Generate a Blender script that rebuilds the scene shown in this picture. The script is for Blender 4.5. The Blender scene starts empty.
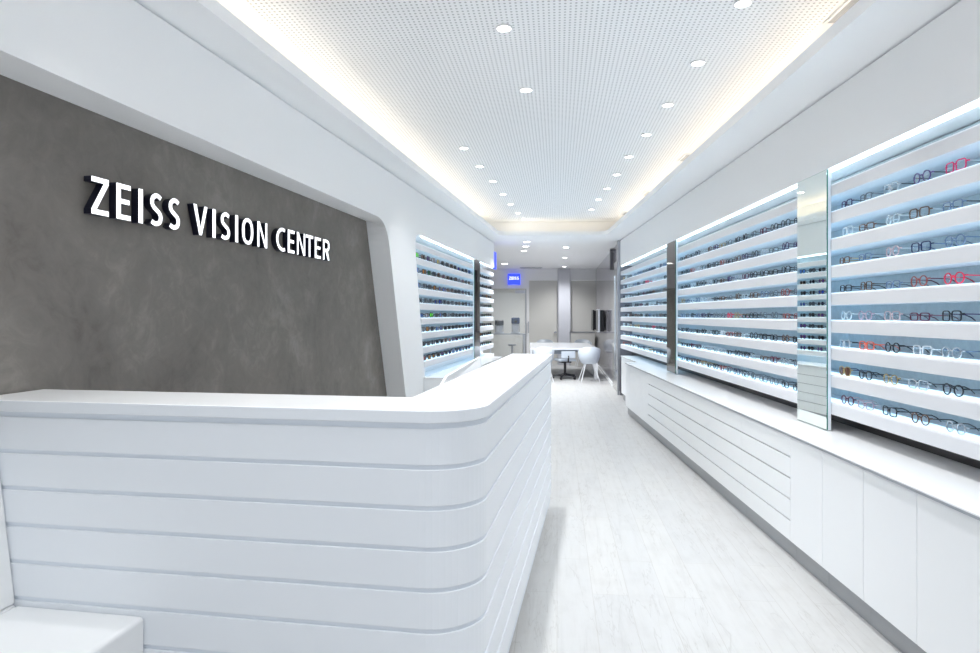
import bpy, bmesh, math, random
from mathutils import Vector, Matrix
random.seed(7)
S = bpy.context.scene
COL = S.collection
F = 653.0; H = 1.5; YH = 315.0          # focal length in pixels, eye height, horizon row

# ------------------------------------------------------------------ materials
def mat(name, col, rough=0.5, metal=0.0, emit=None, strength=0.0, spec=0.5, coat=0.0):
    m = bpy.data.materials.new(name); m.use_nodes = True
    b = m.node_tree.nodes['Principled BSDF']
    b.inputs['Base Color'].default_value = (*col, 1)
    b.inputs['Roughness'].default_value = rough
    b.inputs['Metallic'].default_value = metal
    b.inputs['Specular IOR Level'].default_value = spec
    b.inputs['Coat Weight'].default_value = coat
    if emit:
        b.inputs['Emission Color'].default_value = (*emit, 1)
        b.inputs['Emission Strength'].default_value = strength
    return m
def nodes(m):
    nt = m.node_tree
    return nt, nt.nodes['Principled BSDF']
def N(nt, t, **kw):
    n = nt.nodes.new(t)
    for k, v in kw.items():
        if k in n.inputs.keys(): n.inputs[k].default_value = v
        else: setattr(n, k, v)
    return n
def ramp(nt, src, stops):
    r = nt.nodes.new('ShaderNodeValToRGB')
    e = r.color_ramp.elements
    while len(e) < len(stops): e.new(0.5)
    for q, (p, c) in zip(e, stops):
        q.position = p; q.color = (*c, 1) if len(c) == 3 else c
    nt.links.new(src, r.inputs[0]); return r
def coords(nt, rot=0.0, scale=(1, 1, 1)):
    g = nt.nodes.new('ShaderNodeNewGeometry')
    a = N(nt, 'ShaderNodeMapping', vector_type='TEXTURE'); a.inputs['Rotation'].default_value = (0, 0, rot)
    nt.links.new(g.outputs['Position'], a.inputs['Vector'])
    b = N(nt, 'ShaderNodeMapping'); b.inputs['Scale'].default_value = scale
    nt.links.new(a.outputs[0], b.inputs['Vector'])
    return b.outputs[0]

WHITE = mat('white_wall_paint', (0.90, 0.905, 0.91), 0.65, spec=0.3)
SOFFIT = mat('white_soffit_paint', (0.92, 0.925, 0.93), 0.6, spec=0.3)
COVE = mat('cove_paint', (0.90, 0.895, 0.88), 0.7, spec=0.2)
LAM = mat('white_laminate', (0.86, 0.87, 0.88), 0.32, spec=0.45)
DARKGAP = mat('joint_shadow_grey', (0.38, 0.38, 0.40), 0.6)
CTOP = mat('white_solid_surface', (0.91, 0.912, 0.915), 0.22, spec=0.5)
CLAD = mat('white_lacquered_board', (0.80, 0.825, 0.855), 0.38, spec=0.4)
CORE = mat('white_counter_core', (0.72, 0.76, 0.81), 0.5)
PLINTH = mat('brushed_plinth', (0.36, 0.37, 0.385), 0.35, metal=0.5)
LEATHER = mat('white_leather', (0.85, 0.855, 0.855), 0.42, spec=0.4)
SHELFW = mat('pale_shelf_laminate', (0.745, 0.75, 0.775), 0.4, spec=0.35)
LED = mat('cool_led', (0.8, 0.9, 1), 0.5, emit=(0.46, 0.77, 1.0), strength=0.32)
GLOWTOP = mat('shelf_top_glow', (0.8, 0.9, 1), 0.5, emit=(0.50, 0.80, 1.0), strength=0.62)  # glow of the lit shelf tops, put into an added strip
LEDTOP = mat('cool_led_diffuser', (0.8, 0.9, 1), 0.5, emit=(0.70, 0.90, 1.0), strength=4)
COVELED = mat('warm_led', (1, 0.9, 0.75), 0.5, emit=(1.0, 0.87, 0.70), strength=4.1)
LAMP = mat('lamp_lens', (1, 1, 1), 0.4, emit=(1, 0.99, 0.97), strength=7)
TRIM = mat('lamp_trim_white', (0.85, 0.85, 0.86), 0.4)
SIGNFACE = mat('letter_face', (0.95, 0.95, 1), 0.4, emit=(0.96, 0.97, 1.0), strength=0.6)
SIGNSIDE = mat('letter_return_navy', (0.008, 0.009, 0.022), 0.35)
MIRROR = mat('mirror_silver', (0.86, 0.90, 0.86), 0.0, metal=1.0)
DARKREFL = mat('mirror_dark_reflection', (0.17, 0.155, 0.14), 0.03, metal=1.0)  # dark reflection put into the tint of an ordinary mirror
GLASSEDGE = mat('green_glass_edge', (0.02, 0.20, 0.16), 0.1)
FRAMEW = mat('white_mirror_body', (0.80, 0.86, 0.92), 0.35)
CHROME = mat('chrome', (0.75, 0.77, 0.8), 0.16, metal=1.0)
STEEL = mat('grey_steel', (0.42, 0.43, 0.46), 0.35, metal=0.8)
DGREY = mat('dark_grey_plastic', (0.10, 0.10, 0.11), 0.4)
BLACK = mat('black_plastic', (0.014, 0.014, 0.018), 0.3)
BEIGE = mat('beige_lacquer_panel', (0.64, 0.63, 0.595), 0.35, spec=0.45)
LAVENDER = mat('pale_grey_column_paint', (0.60, 0.61, 0.66), 0.5)
GLASSWALL = mat('grey_back_painted_glass', (0.27, 0.262, 0.295), 0.10, spec=0.6)
REARDARK = mat('dark_rear_wall', (0.10, 0.09, 0.08), 0.4)
BLUEBOX = mat('blue_lightbox', (0.03, 0.06, 0.9), 0.4, emit=(0.045, 0.09, 1.0), strength=0.45)
BLUELET = mat('white_lightbox_letter', (1, 1, 1), 0.4, emit=(0.95, 0.97, 1), strength=0.5)
CHAIRW = mat('white_chair_shell', (0.60, 0.66, 0.74), 0.35)
CHAIRG = mat('grey_chair_shell', (0.27, 0.30, 0.34), 0.4)
TABLEW = mat('white_table_laminate', (0.82, 0.84, 0.87), 0.15, spec=0.55)
BROWNSIDE = mat('dark_lower_wall', (0.05, 0.045, 0.045), 0.5)
DEVW = mat('instrument_white', (0.72, 0.75, 0.80), 0.35)
DEVB = mat('instrument_blue_screen', (0.04, 0.07, 0.16), 0.2)
LENSCLEAR = None

def thin_glass(name, tint, trans, rough=0.02):
    m = bpy.data.materials.new(name); m.use_nodes = True
    nt = m.node_tree; nt.nodes.clear()
    o = nt.nodes.new('ShaderNodeOutputMaterial'); mx = nt.nodes.new('ShaderNodeMixShader')
    t = N(nt, 'ShaderNodeBsdfTransparent'); t.inputs['Color'].default_value = (*tint, 1)
    g = N(nt, 'ShaderNodeBsdfGlossy'); g.inputs['Roughness'].default_value = rough
    g.inputs['Color'].default_value = (0.9, 0.95, 1, 1)
    mx.inputs[0].default_value = 1 - trans
    nt.links.new(t.outputs[0], mx.inputs[1]); nt.links.new(g.outputs[0], mx.inputs[2])
    nt.links.new(mx.outputs[0], o.inputs[0]); return m
LENS = thin_glass('clear_lens', (0.86, 0.92, 0.96), 0.86)
PANE = thin_glass('partition_glass', (0.975, 0.98, 0.98), 0.95)

# dark mottled plaster
PLASTER = mat('dark_mottled_plaster', (0.18, 0.17, 0.16), 0.55, spec=0.35)
nt, b = nodes(PLASTER)
v = coords(nt)
n1 = N(nt, 'ShaderNodeTexNoise', Scale=1.6, Detail=8.0, Roughness=0.62, Distortion=0.6)
n2 = N(nt, 'ShaderNodeTexNoise', Scale=9.0, Detail=6.0, Roughness=0.7, Distortion=1.2)
nt.links.new(v, n1.inputs['Vector']); nt.links.new(v, n2.inputs['Vector'])
mm = N(nt, 'ShaderNodeMath', operation='MULTIPLY_ADD'); mm.inputs[1].default_value = 0.45
nt.links.new(n2.outputs[0], mm.inputs[0]); nt.links.new(n1.outputs[0], mm.inputs[2])
r = ramp(nt, mm.outputs[0], [(0.45, (0.112, 0.101, 0.090)), (0.62, (0.166, 0.151, 0.136)), (0.76, (0.194, 0.177, 0.160)), (0.95, (0.27, 0.248, 0.226))])
nt.links.new(r.outputs[0], b.inputs['Base Color'])
bu = N(nt, 'ShaderNodeBump', Strength=0.12, Distance=0.01)
nt.links.new(mm.outputs[0], bu.inputs['Height']); nt.links.new(bu.outputs[0], b.inputs['Normal'])

# grey textured back panel of the displays
BACKP = mat('grey_display_back', (0.30, 0.31, 0.33), 0.5)
nt, b = nodes(BACKP); v = coords(nt)
n1 = N(nt, 'ShaderNodeTexNoise', Scale=30.0, Detail=6.0, Roughness=0.7); nt.links.new(v, n1.inputs['Vector'])
r = ramp(nt, n1.outputs[0], [(0.3, (0.45, 0.51, 0.54)), (0.7, (0.55, 0.62, 0.65))])
nt.links.new(r.outputs[0], b.inputs['Base Color'])

# whitewashed plank floor
AX = math.atan(0.1026)
FLOOR = mat('whitewashed_planks', (0.85, 0.85, 0.84), 0.38, spec=0.4)
nt, b = nodes(FLOOR)
v = coords(nt, math.pi/2 - AX, (1, 1, 1))
br = N(nt, 'ShaderNodeTexBrick', offset=0.37, squash=1.0)
for k, val in {'Scale': 1.0, 'Mortar Size': 0.0022, 'Mortar Smooth': 0.3, 'Bias': 0.0, 'Brick Width': 1.35, 'Row Height': 0.19}.items(): br.inputs[k].default_value = val
br.inputs['Color1'].default_value = (0.535, 0.532, 0.524, 1); br.inputs['Color2'].default_value = (0.505, 0.506, 0.506, 1)
br.inputs['Mortar'].default_value = (0.45, 0.44, 0.425, 1)
nt.links.new(v, br.inputs['Vector'])
v2 = coords(nt, math.pi/2 - AX, (1.6, 22, 1))
gr = N(nt, 'ShaderNodeTexNoise', Scale=1.0, Detail=9.0, Roughness=0.68, Distortion=0.5); nt.links.new(v2, gr.inputs['Vector'])
rg = ramp(nt, gr.outputs[0], [(0.28, (0.87, 0.865, 0.86)), (0.45, (0.97, 0.967, 0.965)), (0.6, (1, 1, 1))])
v3 = coords(nt, math.pi/2 - AX, (5, 9, 1))
bl = N(nt, 'ShaderNodeTexNoise', Scale=1.0, Detail=5.0, Roughness=0.6); nt.links.new(v3, bl.inputs['Vector'])
rb = ramp(nt, bl.outputs[0], [(0.30, (0.93, 0.925, 0.92)), (0.52, (1, 1, 1))])
v4 = coords(nt, math.pi/2 - AX, (0.9, 7.5, 1))
ck = N(nt, 'ShaderNodeTexNoise', Scale=1.0, Detail=4.0, Roughness=0.6, Distortion=0.35); nt.links.new(v4, ck.inputs['Vector'])
ab = N(nt, 'ShaderNodeMath', operation='SUBTRACT'); ab.inputs[1].default_value = 0.5; nt.links.new(ck.outputs[0], ab.inputs[0])
a2 = N(nt, 'ShaderNodeMath', operation='ABSOLUTE'); nt.links.new(ab.outputs[0], a2.inputs[0])
rc = ramp(nt, a2.outputs[0], [(0.0, (0.86, 0.85, 0.84)), (0.010, (1, 1, 1))])
cur = br.outputs['Color']
for x in (rg, rb, rc):
    mx = N(nt, 'ShaderNodeMixRGB', blend_type='MULTIPLY'); mx.inputs[0].default_value = 1
    nt.links.new(cur, mx.inputs[1]); nt.links.new(x.outputs[0], mx.inputs[2]); cur = mx.outputs[0]
nt.links.new(cur, b.inputs['Base Color'])
bu = N(nt, 'ShaderNodeBump', Strength=0.08, Distance=0.004); nt.links.new(gr.outputs[0], bu.inputs['Height']); nt.links.new(bu.outputs[0], b.inputs['Normal'])

# perforated ceiling: round holes on a square grid
PERF = mat('perforated_ceiling_board', (0.85, 0.85, 0.85), 0.65, spec=0.2)
nt, b = nodes(PERF)
v = coords(nt, -AX, (1/0.030, 1/0.034, 0))
fr = N(nt, 'ShaderNodeVectorMath', operation='FRACTION'); nt.links.new(v, fr.inputs[0])
sb = N(nt, 'ShaderNodeVectorMath', operation='SUBTRACT'); sb.inputs[1].default_value = (0.5, 0.5, 0); nt.links.new(fr.outputs[0], sb.inputs[0])
ln = N(nt, 'ShaderNodeVectorMath', operation='LENGTH'); nt.links.new(sb.outputs[0], ln.inputs[0])
r = ramp(nt, ln.outputs['Value'], [(0.0, (0.52, 0.52, 0.525)), (0.215, (0.54, 0.54, 0.545)), (0.255, (0.93, 0.932, 0.935))])
nt.links.new(r.outputs[0], b.inputs['Base Color'])

# ------------------------------------------------------------------ mesh builder
class MB:
    def __init__(s): s.v = []; s.f = []; s.m = []
    def add(s, vs, fs, mi=0):
        o = len(s.v); s.v += [tuple(p) for p in vs]
        for f in fs: s.f.append(tuple(i + o for i in f)); s.m.append(mi)
        return s
    def box(s, x0, x1, y0, y1, z0, z1, mi=0):
        return s.add([(x0,y0,z0),(x1,y0,z0),(x1,y1,z0),(x0,y1,z0),(x0,y0,z1),(x1,y0,z1),(x1,y1,z1),(x0,y1,z1)],
                     [(0,3,2,1),(4,5,6,7),(0,1,5,4),(1,2,6,5),(2,3,7,6),(3,0,4,7)], mi)
    def hexa(s, p, mi=0):   # p: 4 bottom, 4 top points
        return s.add(p, [(0,3,2,1),(4,5,6,7),(0,1,5,4),(1,2,6,5),(2,3,7,6),(3,0,4,7)], mi)
    def prism(s, pts, z0, z1, mi=0, mside=None):
        n = len(pts); ms = mi if mside is None else mside
        s.add([(x,y,z0) for x,y in pts] + [(x,y,z1) for x,y in pts], [], mi); o = len(s.v) - 2*n
        s.f.append(tuple(o+i for i in reversed(range(n)))); s.m.append(mi)
        s.f.append(tuple(o+n+i for i in range(n))); s.m.append(mi)
        for i in range(n):
            j = (i+1) % n; s.f.append((o+i, o+j, o+n+j, o+n+i)); s.m.append(ms)
        return s
    def tube(s, path, r, seg=6, mi=0, closed=False, up=(0,0,1), rx=None):
        path = [Vector(p) for p in path]; n = len(path); rings = []
        for i, p in enumerate(path):
            a = path[(i-1) % n] if (closed or i > 0) else p; c = path[(i+1) % n] if (closed or i < n-1) else p
            t = (c - a).normalized(); u = Vector(up)
            if abs(t.dot(u)) > 0.95: u = Vector((1,0,0)) if abs(t.x) < 0.9 else Vector((0,1,0))
            e1 = t.cross(u).normalized(); e2 = e1.cross(t).normalized()
            ra = r[i] if isinstance(r, (list, tuple)) else r
            rings.append([p + e1*math.cos(2*math.pi*k/seg)*ra + e2*math.sin(2*math.pi*k/seg)*(ra if rx is None else rx) for k in range(seg)])
        o = len(s.v)
        for q in rings: s.v += [tuple(x) for x in q]
        for i in range(n if closed else n-1):
            j = (i+1) % n
            for k in range(seg):
                l = (k+1) % seg; s.f.append((o+i*seg+k, o+i*seg+l, o+j*seg+l, o+j*seg+k)); s.m.append(mi)
        if not closed:
            s.f.append(tuple(o+k for k in reversed(range(seg)))); s.m.append(mi)
            s.f.append(tuple(o+(n-1)*seg+k for k in range(seg))); s.m.append(mi)
        return s
    def lathe(s, prof, seg=20, c=(0,0,0), mi=0):
        o = len(s.v); n = len(prof)
        for rr, z in prof:
            for k in range(seg):
                a = 2*math.pi*k/seg; s.v.append((c[0]+rr*math.cos(a), c[1]+rr*math.sin(a), c[2]+z))
        for i in range(n-1):
            for k in range(seg):
                l = (k+1) % seg; s.f.append((o+i*seg+k, o+i*seg+l, o+(i+1)*seg+l, o+(i+1)*seg+k)); s.m.append(mi)
        s.f.append(tuple(o+k for k in reversed(range(seg)))); s.m.append(mi)
        s.f.append(tuple(o+(n-1)*seg+k for k in range(seg))); s.m.append(mi)
        return s
    def build(s, name, mats, parent=None, loc=None, rot=None, bevel=0, seg=2, smooth=False, tri=False, fix=True):
        me = bpy.data.meshes.new(name); me.from_pydata(s.v, [], s.f)
        if not isinstance(mats, (list, tuple)): mats = [mats]
        for m in mats: me.materials.append(m)
        for p, mi in zip(me.polygons, s.m): p.material_index = mi
        bm = bmesh.new(); bm.from_mesh(me)
        if fix: bmesh.ops.recalc_face_normals(bm, faces=bm.faces)
        if tri: bmesh.ops.triangulate(bm, faces=[f for f in bm.faces if len(f.verts) > 4], ngon_method='EAR_CLIP')
        bm.to_mesh(me); bm.free()
        if smooth:
            for p in me.polygons: p.use_smooth = True
        o = bpy.data.objects.new(name, me); COL.objects.link(o)
        if parent is not None: o.parent = parent
        if loc is not None: o.location = loc
        if rot is not None: o.rotation_euler = (0, 0, rot)
        if bevel:
            b = o.modifiers.new('bevel', 'BEVEL'); b.width = bevel; b.segments = seg; b.limit_method = 'ANGLE'; b.angle_limit = 0.6
        return o
def tag(o, label=None, cat=None, group=None, kind=None):
    if label: o['label'] = label
    if cat: o['category'] = cat
    if group: o['group'] = group
    if kind: o['kind'] = kind
    return o
def thing(name, label, cat, loc=(0,0,0), rot=0.0, group=None):
    o = bpy.data.objects.new(name, None); o.empty_display_size = 0.1; COL.objects.link(o)
    o.location = loc; o.rotation_euler = (0, 0, rot)
    return tag(o, label, cat, group)
def struct(o): o['kind'] = 'structure'; return o
ORD = 'zeroth first second third fourth fifth sixth seventh eighth ninth tenth eleventh twelfth thirteenth fourteenth fifteenth sixteenth seventeenth eighteenth nineteenth twentieth'.split()

# ------------------------------------------------------------------ frames of the two long walls (the shop tapers)
TL, TR = 0.17, 0.0383
uL = Vector((TL, 1, 0)).normalized(); nL = Vector((uL.y, -uL.x, 0)); oL = Vector((-2.056, 0, 0)); aL = math.atan2(uL.y, uL.x)
uR = Vector((TR, 1, 0)).normalized(); nR = Vector((-uR.y, uR.x, 0)); oR = Vector((1.965, 0, 0)); aR = math.atan2(uR.y, uR.x)
def PL(s, d, z): p = oL + uL*s + nL*d; return (p.x, p.y, z)     # s along the wall, d out into the shop
def PR(s, d, z): p = oR + uR*s + nR*d; return (p.x, p.y, z)
def pix(px, py, Y): return ((px-490)/F*Y, Y, H-(py-YH)/F*Y)
def fillet(a, b, c, ta, n=8):    # quadratic rounding of corner b, ta = tangent length
    a, b, c = Vector(a), Vector(b), Vector(c)
    p = b + (a-b).normalized()*ta; q = b + (c-b).normalized()*ta
    return [tuple((1-t)**2*p + 2*t*(1-t)*b + t*t*q) for t in [i/n for i in range(n+1)]]
def arc_fillet(a, b, c, r, n=8):
    a, b, c = Vector(a), Vector(b), Vector(c)
    d1 = (a-b).normalized(); d2 = (c-b).normalized(); ang = d1.angle(d2)
    t = r/math.tan(ang/2); cen = b + (d1+d2).normalized()*(r/math.sin(ang/2))
    p = b + d1*t; q = b + d2*t; v1 = p-cen; v2 = q-cen
    th = v1.angle_signed(v2) if hasattr(v1, 'angle_signed') else 0
    out = []
    for i in range(n+1):
        k = i/n; w = ((1-k)*v1 + k*v2)
        # slerp on the circle
        om = v1.angle(v2); w = (math.sin((1-k)*om)*v1 + math.sin(k*om)*v2)/math.sin(om)
        out.append(tuple(cen + w))
    return out

# ------------------------------------------------------------------ floor, ceiling
struct(MB().box(-3.4, 4.2, -1.4, 22.6, -0.1, 0).build('floor', FLOOR))

ZC, ZS = 3.2, 2.9
def lipL(Y, off=0): return (-1.80 - off + TL*Y, Y)
def lipR(Y, off=0): return (1.61 + off + TR*Y, Y)
Yn, Yf = -0.9, 11.5
hole = [lipL(Yn)] + [lipR(Yn)] + arc_fillet(lipR(5), lipR(Yf), lipL(Yf), 0.22) + arc_fillet(lipR(Yf), lipL(Yf), lipL(5), 0.22)
outer = [(-3.4, -1.4), (4.2, -1.4), (4.2, 22.6), (-3.4, 22.6)]
bm = bmesh.new()
def loop(pts, z):
    vs = [bm.verts.new((x, y, z)) for x, y in pts]
    return vs, [bm.edges.new((vs[i], vs[(i+1) % len(vs)])) for i in range(len(vs))]
v1, e1 = loop(outer, ZS); v2, e2 = loop(hole, ZS)
bmesh.ops.triangle_fill(bm, use_beauty=True, use_dissolve=False, edges=e1+e2)
top = [bm.verts.new((v.co.x, v.co.y, 2.972)) for v in v2]
# lip: inner face up, a 4 cm flat top, then down again behind
cx, cy = 0.6, 5.0
back, backb = [], []
hp = [Vector(p) for p in hole]; n = len(hp)
for i in range(n):
    t = (hp[(i+1) % n]-hp[i-1]).normalized(); nn = Vector((t.y, -t.x))
    q = hp[i] + nn*0.03
    back.append(bm.verts.new((q.x, q.y, 2.972))); backb.append(bm.verts.new((q.x, q.y, ZS+0.002)))
for i in range(n):
    j = (i+1) % n
    bm.faces.new((v2[i], v2[j], top[j], top[i])); bm.faces.new((top[i], top[j], back[j], back[i])); bm.faces.new((back[i], back[j], backb[j], backb[i]))
me = bpy.data.meshes.new('ceiling'); bm.to_mesh(me); bm.free(); me.materials.append(SOFFIT)
o = bpy.data.objects.new('ceiling', me); COL.objects.link(o); struct(o)
# raised ceiling: perforated field, plain border and recess sides
m = MB()
OB = 0.33
Lb0, Lb1 = lipL(Yn-0.2, OB), lipL(11.9, OB); Rb0, Rb1 = lipR(Yn-0.2, OB), lipR(11.9, OB)
pl0, pl1 = (-1.93+TL*(Yn-0.2), Yn-0.2), (-1.93+TL*11.6, 11.6); pr0, pr1 = (1.775+TR*(Yn-0.2), Yn-0.2), (1.775+TR*11.6, 11.6)
def z3(p, z=ZC): return (p[0], p[1], z)
m.add([z3(pl0), z3(pr0), z3(pr1), z3(pl1)], [(0,1,2,3)], 1)
m.add([z3(Lb0), z3(pl0), z3(pl1), z3(Lb1)], [(0,1,2,3)], 0)
m.add([z3(pr0), z3(Rb0), z3(Rb1), z3(pr1)], [(0,1,2,3)], 0)
m.add([z3(pl1), z3(pr1), z3(Rb1), z3(Lb1)], [(0,1,2,3)], 0)
cor = [Lb0, Rb0, Rb1, Lb1]
for i in range(4):
    a, c = cor[i], cor[(i+1) % 4]
    m.add([z3(a, ZS+0.001), z3(c, ZS+0.001), z3(c), z3(a)], [(0,1,2,3)], 0)
struct(m.build('ceiling_recess', [COVE, PERF], fix=False))
# warm strips lying behind the lip
def strip(a, b, w, label, led=COVELED):
    a, b = Vector((*a, 0)), Vector((*b, 0)); d = (b-a).normalized(); q = Vector((-d.y, d.x, 0))*w/2
    L = (b-a).length; mid = (a+b)/2
    t = thing('cove_light', label, 'cove light', (mid.x, mid.y, ZS+0.004), math.atan2(d.y, d.x), 'cove lights round the raised ceiling')
    MB().box(-L/2, L/2, -w/2, w/2, 0, 0.012).build('channel', STEEL, t)
    MB().box(-L/2, L/2, -w/2+0.004, w/2-0.004, 0.013, 0.022).build('led_strip', led, t)
strip(lipL(-0.6, 0.275), lipL(11.4, 0.275), 0.03, 'warm cove light strip behind the ceiling lip above the concrete wall')
strip(lipR(-0.6, 0.275), lipR(11.4, 0.275), 0.03, 'warm cove light strip behind the ceiling lip above the eyeglass wall')
strip((lipL(11.66)[0]+0.15, 11.66), (lipR(11.66)[0]-0.15, 11.66), 0.03, 'warm cove light strip along the far end of the raised ceiling', mat('warm_led_dim', (1, 0.9, 0.75), 0.5, emit=(1.0, 0.86, 0.68), strength=2.2))

# ------------------------------------------------------------------ left wall with two recesses
SE = 12.73
O1r = lambda z: 7.203 - 0.3535*z
O2l = lambda z: 7.945 - 0.272*z
c1 = fillet((5, 2.407), (O1r(2.407), 2.407), (O1r(0), 0), 0.27)
c2 = fillet((O2l(0.76), 0.76), (O2l(2.412), 2.412), (9, 2.412), 0.24)
poly = [(-1.2, 0), (0.3, 0), (0.3, 2.407)] + c1 + [(O1r(0), 0), (SE, 0), (SE, 0.76), (O2l(0.76), 0.76)] + c2 + [(SE, 2.412), (SE, 2.885), (-1.2, 2.885)]
m = MB()
m.add([PL(s, 0, z) for s, z in poly], [tuple(range(len(poly)))])
RD = 0.207
o1 = [(0.3, 0), (0.3, 2.407)] + c1 + [(O1r(0), 0)]
in1 = [(0.3, 0), (0.3, 2.407)] + [(c1[0][0] + (O1r(2.407)-c1[0][0])*min(1, i/4), 2.407) for i in range(5)] + \
      [(O1r(2.407 - (2.407-c1[-1][1])*i/4), 2.407 - (2.407-c1[-1][1])*i/4) for i in range(1, 5)] + [(O1r(0), 0)]
for i in range(len(o1)-1):
    m.add([PL(*o1[i][:1], 0, o1[i][1]), PL(o1[i+1][0], 0, o1[i+1][1]), PL(in1[i+1][0], -RD, in1[i+1][1]), PL(in1[i][0], -RD, in1[i][1])], [(0,1,2,3)])
o2 = [(SE, 0.76), (O2l(0.76), 0.76)] + c2 + [(SE, 2.412)]
for i in range(len(o2)-1):
    m.add([PL(o2[i][0], 0, o2[i][1]), PL(o2[i+1][0], 0, o2[i+1][1]), PL(o2[i+1][0], -0.225, o2[i+1][1]), PL(o2[i][0], -0.225, o2[i][1])], [(0,1,2,3)])
m.add([PL(7, -0.225, 0.7), PL(SE, -0.225, 0.7), PL(SE, -0.225, 2.45), PL(7, -0.225, 2.45)], [(0,1,2,3)])
m.add([PL(SE, -0.225, 0), PL(SE, -0.8, 0), PL(SE, -0.8, 2.9), PL(SE, -0.225, 2.9)], [(0,1,2,3)])
m.add([PL(SE, 0, 0), PL(SE, -0.225, 0), PL(SE, -0.225, 0.76), PL(SE, 0, 0.76)], [(0,1,2,3)])
m.add([PL(SE, 0, 2.412), PL(SE, -0.225, 2.412), PL(SE, -0.225, 2.885), PL(SE, 0, 2.885)], [(0,1,2,3)])
m.add([PL(-1.2, 0, 2.885), PL(SE, 0, 2.885), PL(SE, -0.03, 2.885), PL(-1.2, -0.03, 2.885)], [(0,1,2,3)])
m.add([PL(-1.2, -0.03, 2.885), PL(SE, -0.03, 2.885), PL(SE, -0.03, 2.9), PL(-1.2, -0.03, 2.9)], [(0,1,2,3)])
struct(m.build('wall_left', WHITE, tri=True, fix=False))
m = MB(); m.add([PL(0.2, -RD-0.001, 0), PL(7.5, -RD-0.001, 0), PL(7.5, -RD-0.001, 2.5), PL(0.2, -RD-0.001, 2.5)], [(0,1,2,3)])
struct(m.build('wall_left_niche', PLASTER))

# ------------------------------------------------------------------ right wall: band over a long recess
SR = 12.2
m = MB()
def quadR(pts, mi=0): m.add([PR(*p) for p in pts], [(0,1,2,3)], mi)
quadR([(-1.2,0,2.417),(SR,0,2.417),(SR,0,2.885),(-1.2,0,2.885)])
quadR([(-1.2,0,2.417),(SR,0,2.417),(SR,-0.235,2.417),(-1.2,-0.235,2.417)])
quadR([(-1.2,0,2.885),(SR,0,2.885),(SR,-0.03,2.885),(-1.2,-0.03,2.885)])
quadR([(-1.2,-0.03,2.885),(SR,-0.03,2.885),(SR,-0.03,2.9),(-1.2,-0.03,2.9)])
quadR([(-1.2,-0.235,0.89),(SR,-0.235,0.89),(SR,-0.235,2.42),(-1.2,-0.235,2.42)])
quadR([(-1.2,-0.212,0.0),(SR,-0.212,0.0),(SR,-0.212,0.892),(-1.2,-0.212,0.892)], 1)
quadR([(SR,0,0),(SR,-0.235,0),(SR,-0.235,2.42),(SR,0,2.42)], 2)
struct(m.build('wall_right', [WHITE, BROWNSIDE, GLASSWALL], fix=False))

# ------------------------------------------------------------------ eyewear displays
Z1, PITCH, LIP = 2.313, 0.1693, 0.075
def zrow(i): return Z1 - PITCH*i            # i = 0 empty top board, 1..8 rows with glasses
def display(side, s0, s1, label, left_edge=None):
    P, rot, sg = (PR, aR, 1) if side == 'R' else (PL, aL, -1)      # local +y points into the shop on R, into the wall on L
    sm = (s0+s1)/2; L = (s1-s0)
    base = P(sm, 0, 0)
    t = thing('eyewear_display', label, 'display shelving', (base[0], base[1], 0.885), rot)
    def bx(m, x0, x1, d0, d1, z0, z1, mi=0): m.box(x0, x1, min(d0*sg, d1*sg), max(d0*sg, d1*sg), z0-0.885, z1-0.885, mi)
    m = MB(); bx(m, -L/2, L/2, -0.222, -0.21, 0.895, 2.408); m.build('back_panel', BACKP, t)
    for i in range(9):
        z = zrow(i); x0 = -L/2
        if left_edge: x0 = left_edge(z-0.04) - sm + 0.012
        m = MB(); m2 = MB()
        zz = z-0.885; pr = [(-0.2095, zz-LIP), (0.0, zz-LIP), (0.0, zz-0.010), (-0.003, zz-0.004), (-0.010, zz), (-0.2095, zz)]; n6 = len(pr)
        m.add([(x0, d*sg, q) for d, q in pr] + [(L/2, d*sg, q) for d, q in pr], [tuple(range(n6)), tuple(reversed(range(n6, 2*n6)))] + [(a, (a+1) % n6, n6+(a+1) % n6, n6+a) for a in range(n6)])
        sh = m.build('shelf', SHELFW, t)
        bx(m2, x0+0.01, L/2-0.01, -0.120, -0.006, z-LIP-0.0035, z-LIP-0.0002); 
        if i == 8 and (s0 > 8 or side == 'L'): m2.build('light_diffuser', LED, sh)
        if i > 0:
            m3 = MB(); bx(m3, x0+0.01, L/2-0.01, -0.105, -0.011, z+0.0002, z+0.0022); m3.build('shelf_glow', GLOWTOP, sh)  # added glowing strip for the light on the shelf top
    m = MB(); bx(m, (left_edge(2.3)-sm+0.30 if left_edge else -L/2+0.01), L/2-0.01, -0.022, -0.013, 2.396, 2.403); m.build('light_bar', LEDTOP, t)
    return t
MY1, MY2 = (4.07, 4.462), (7.88, 8.33)       # the two mirror panels on the right wall, along Y
display('R', 2.28, 4.262, 'white shelving wall of eyeglasses nearest the viewer, before the tall clear mirror')
display('R', 4.266, 8.103, 'long white shelving wall of eyeglasses between the two right-hand mirrors')
display('R', 8.107, 12.17, 'white shelving wall of eyeglasses at the far end beside the grey glass wall')
display('L', 7.2, 10.848, 'white shelving wall of sunglasses in the slanted left recess', O2l)
display('L', 10.852, 12.66, 'narrow white shelving wall of sunglasses past the dark left mirror')

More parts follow.
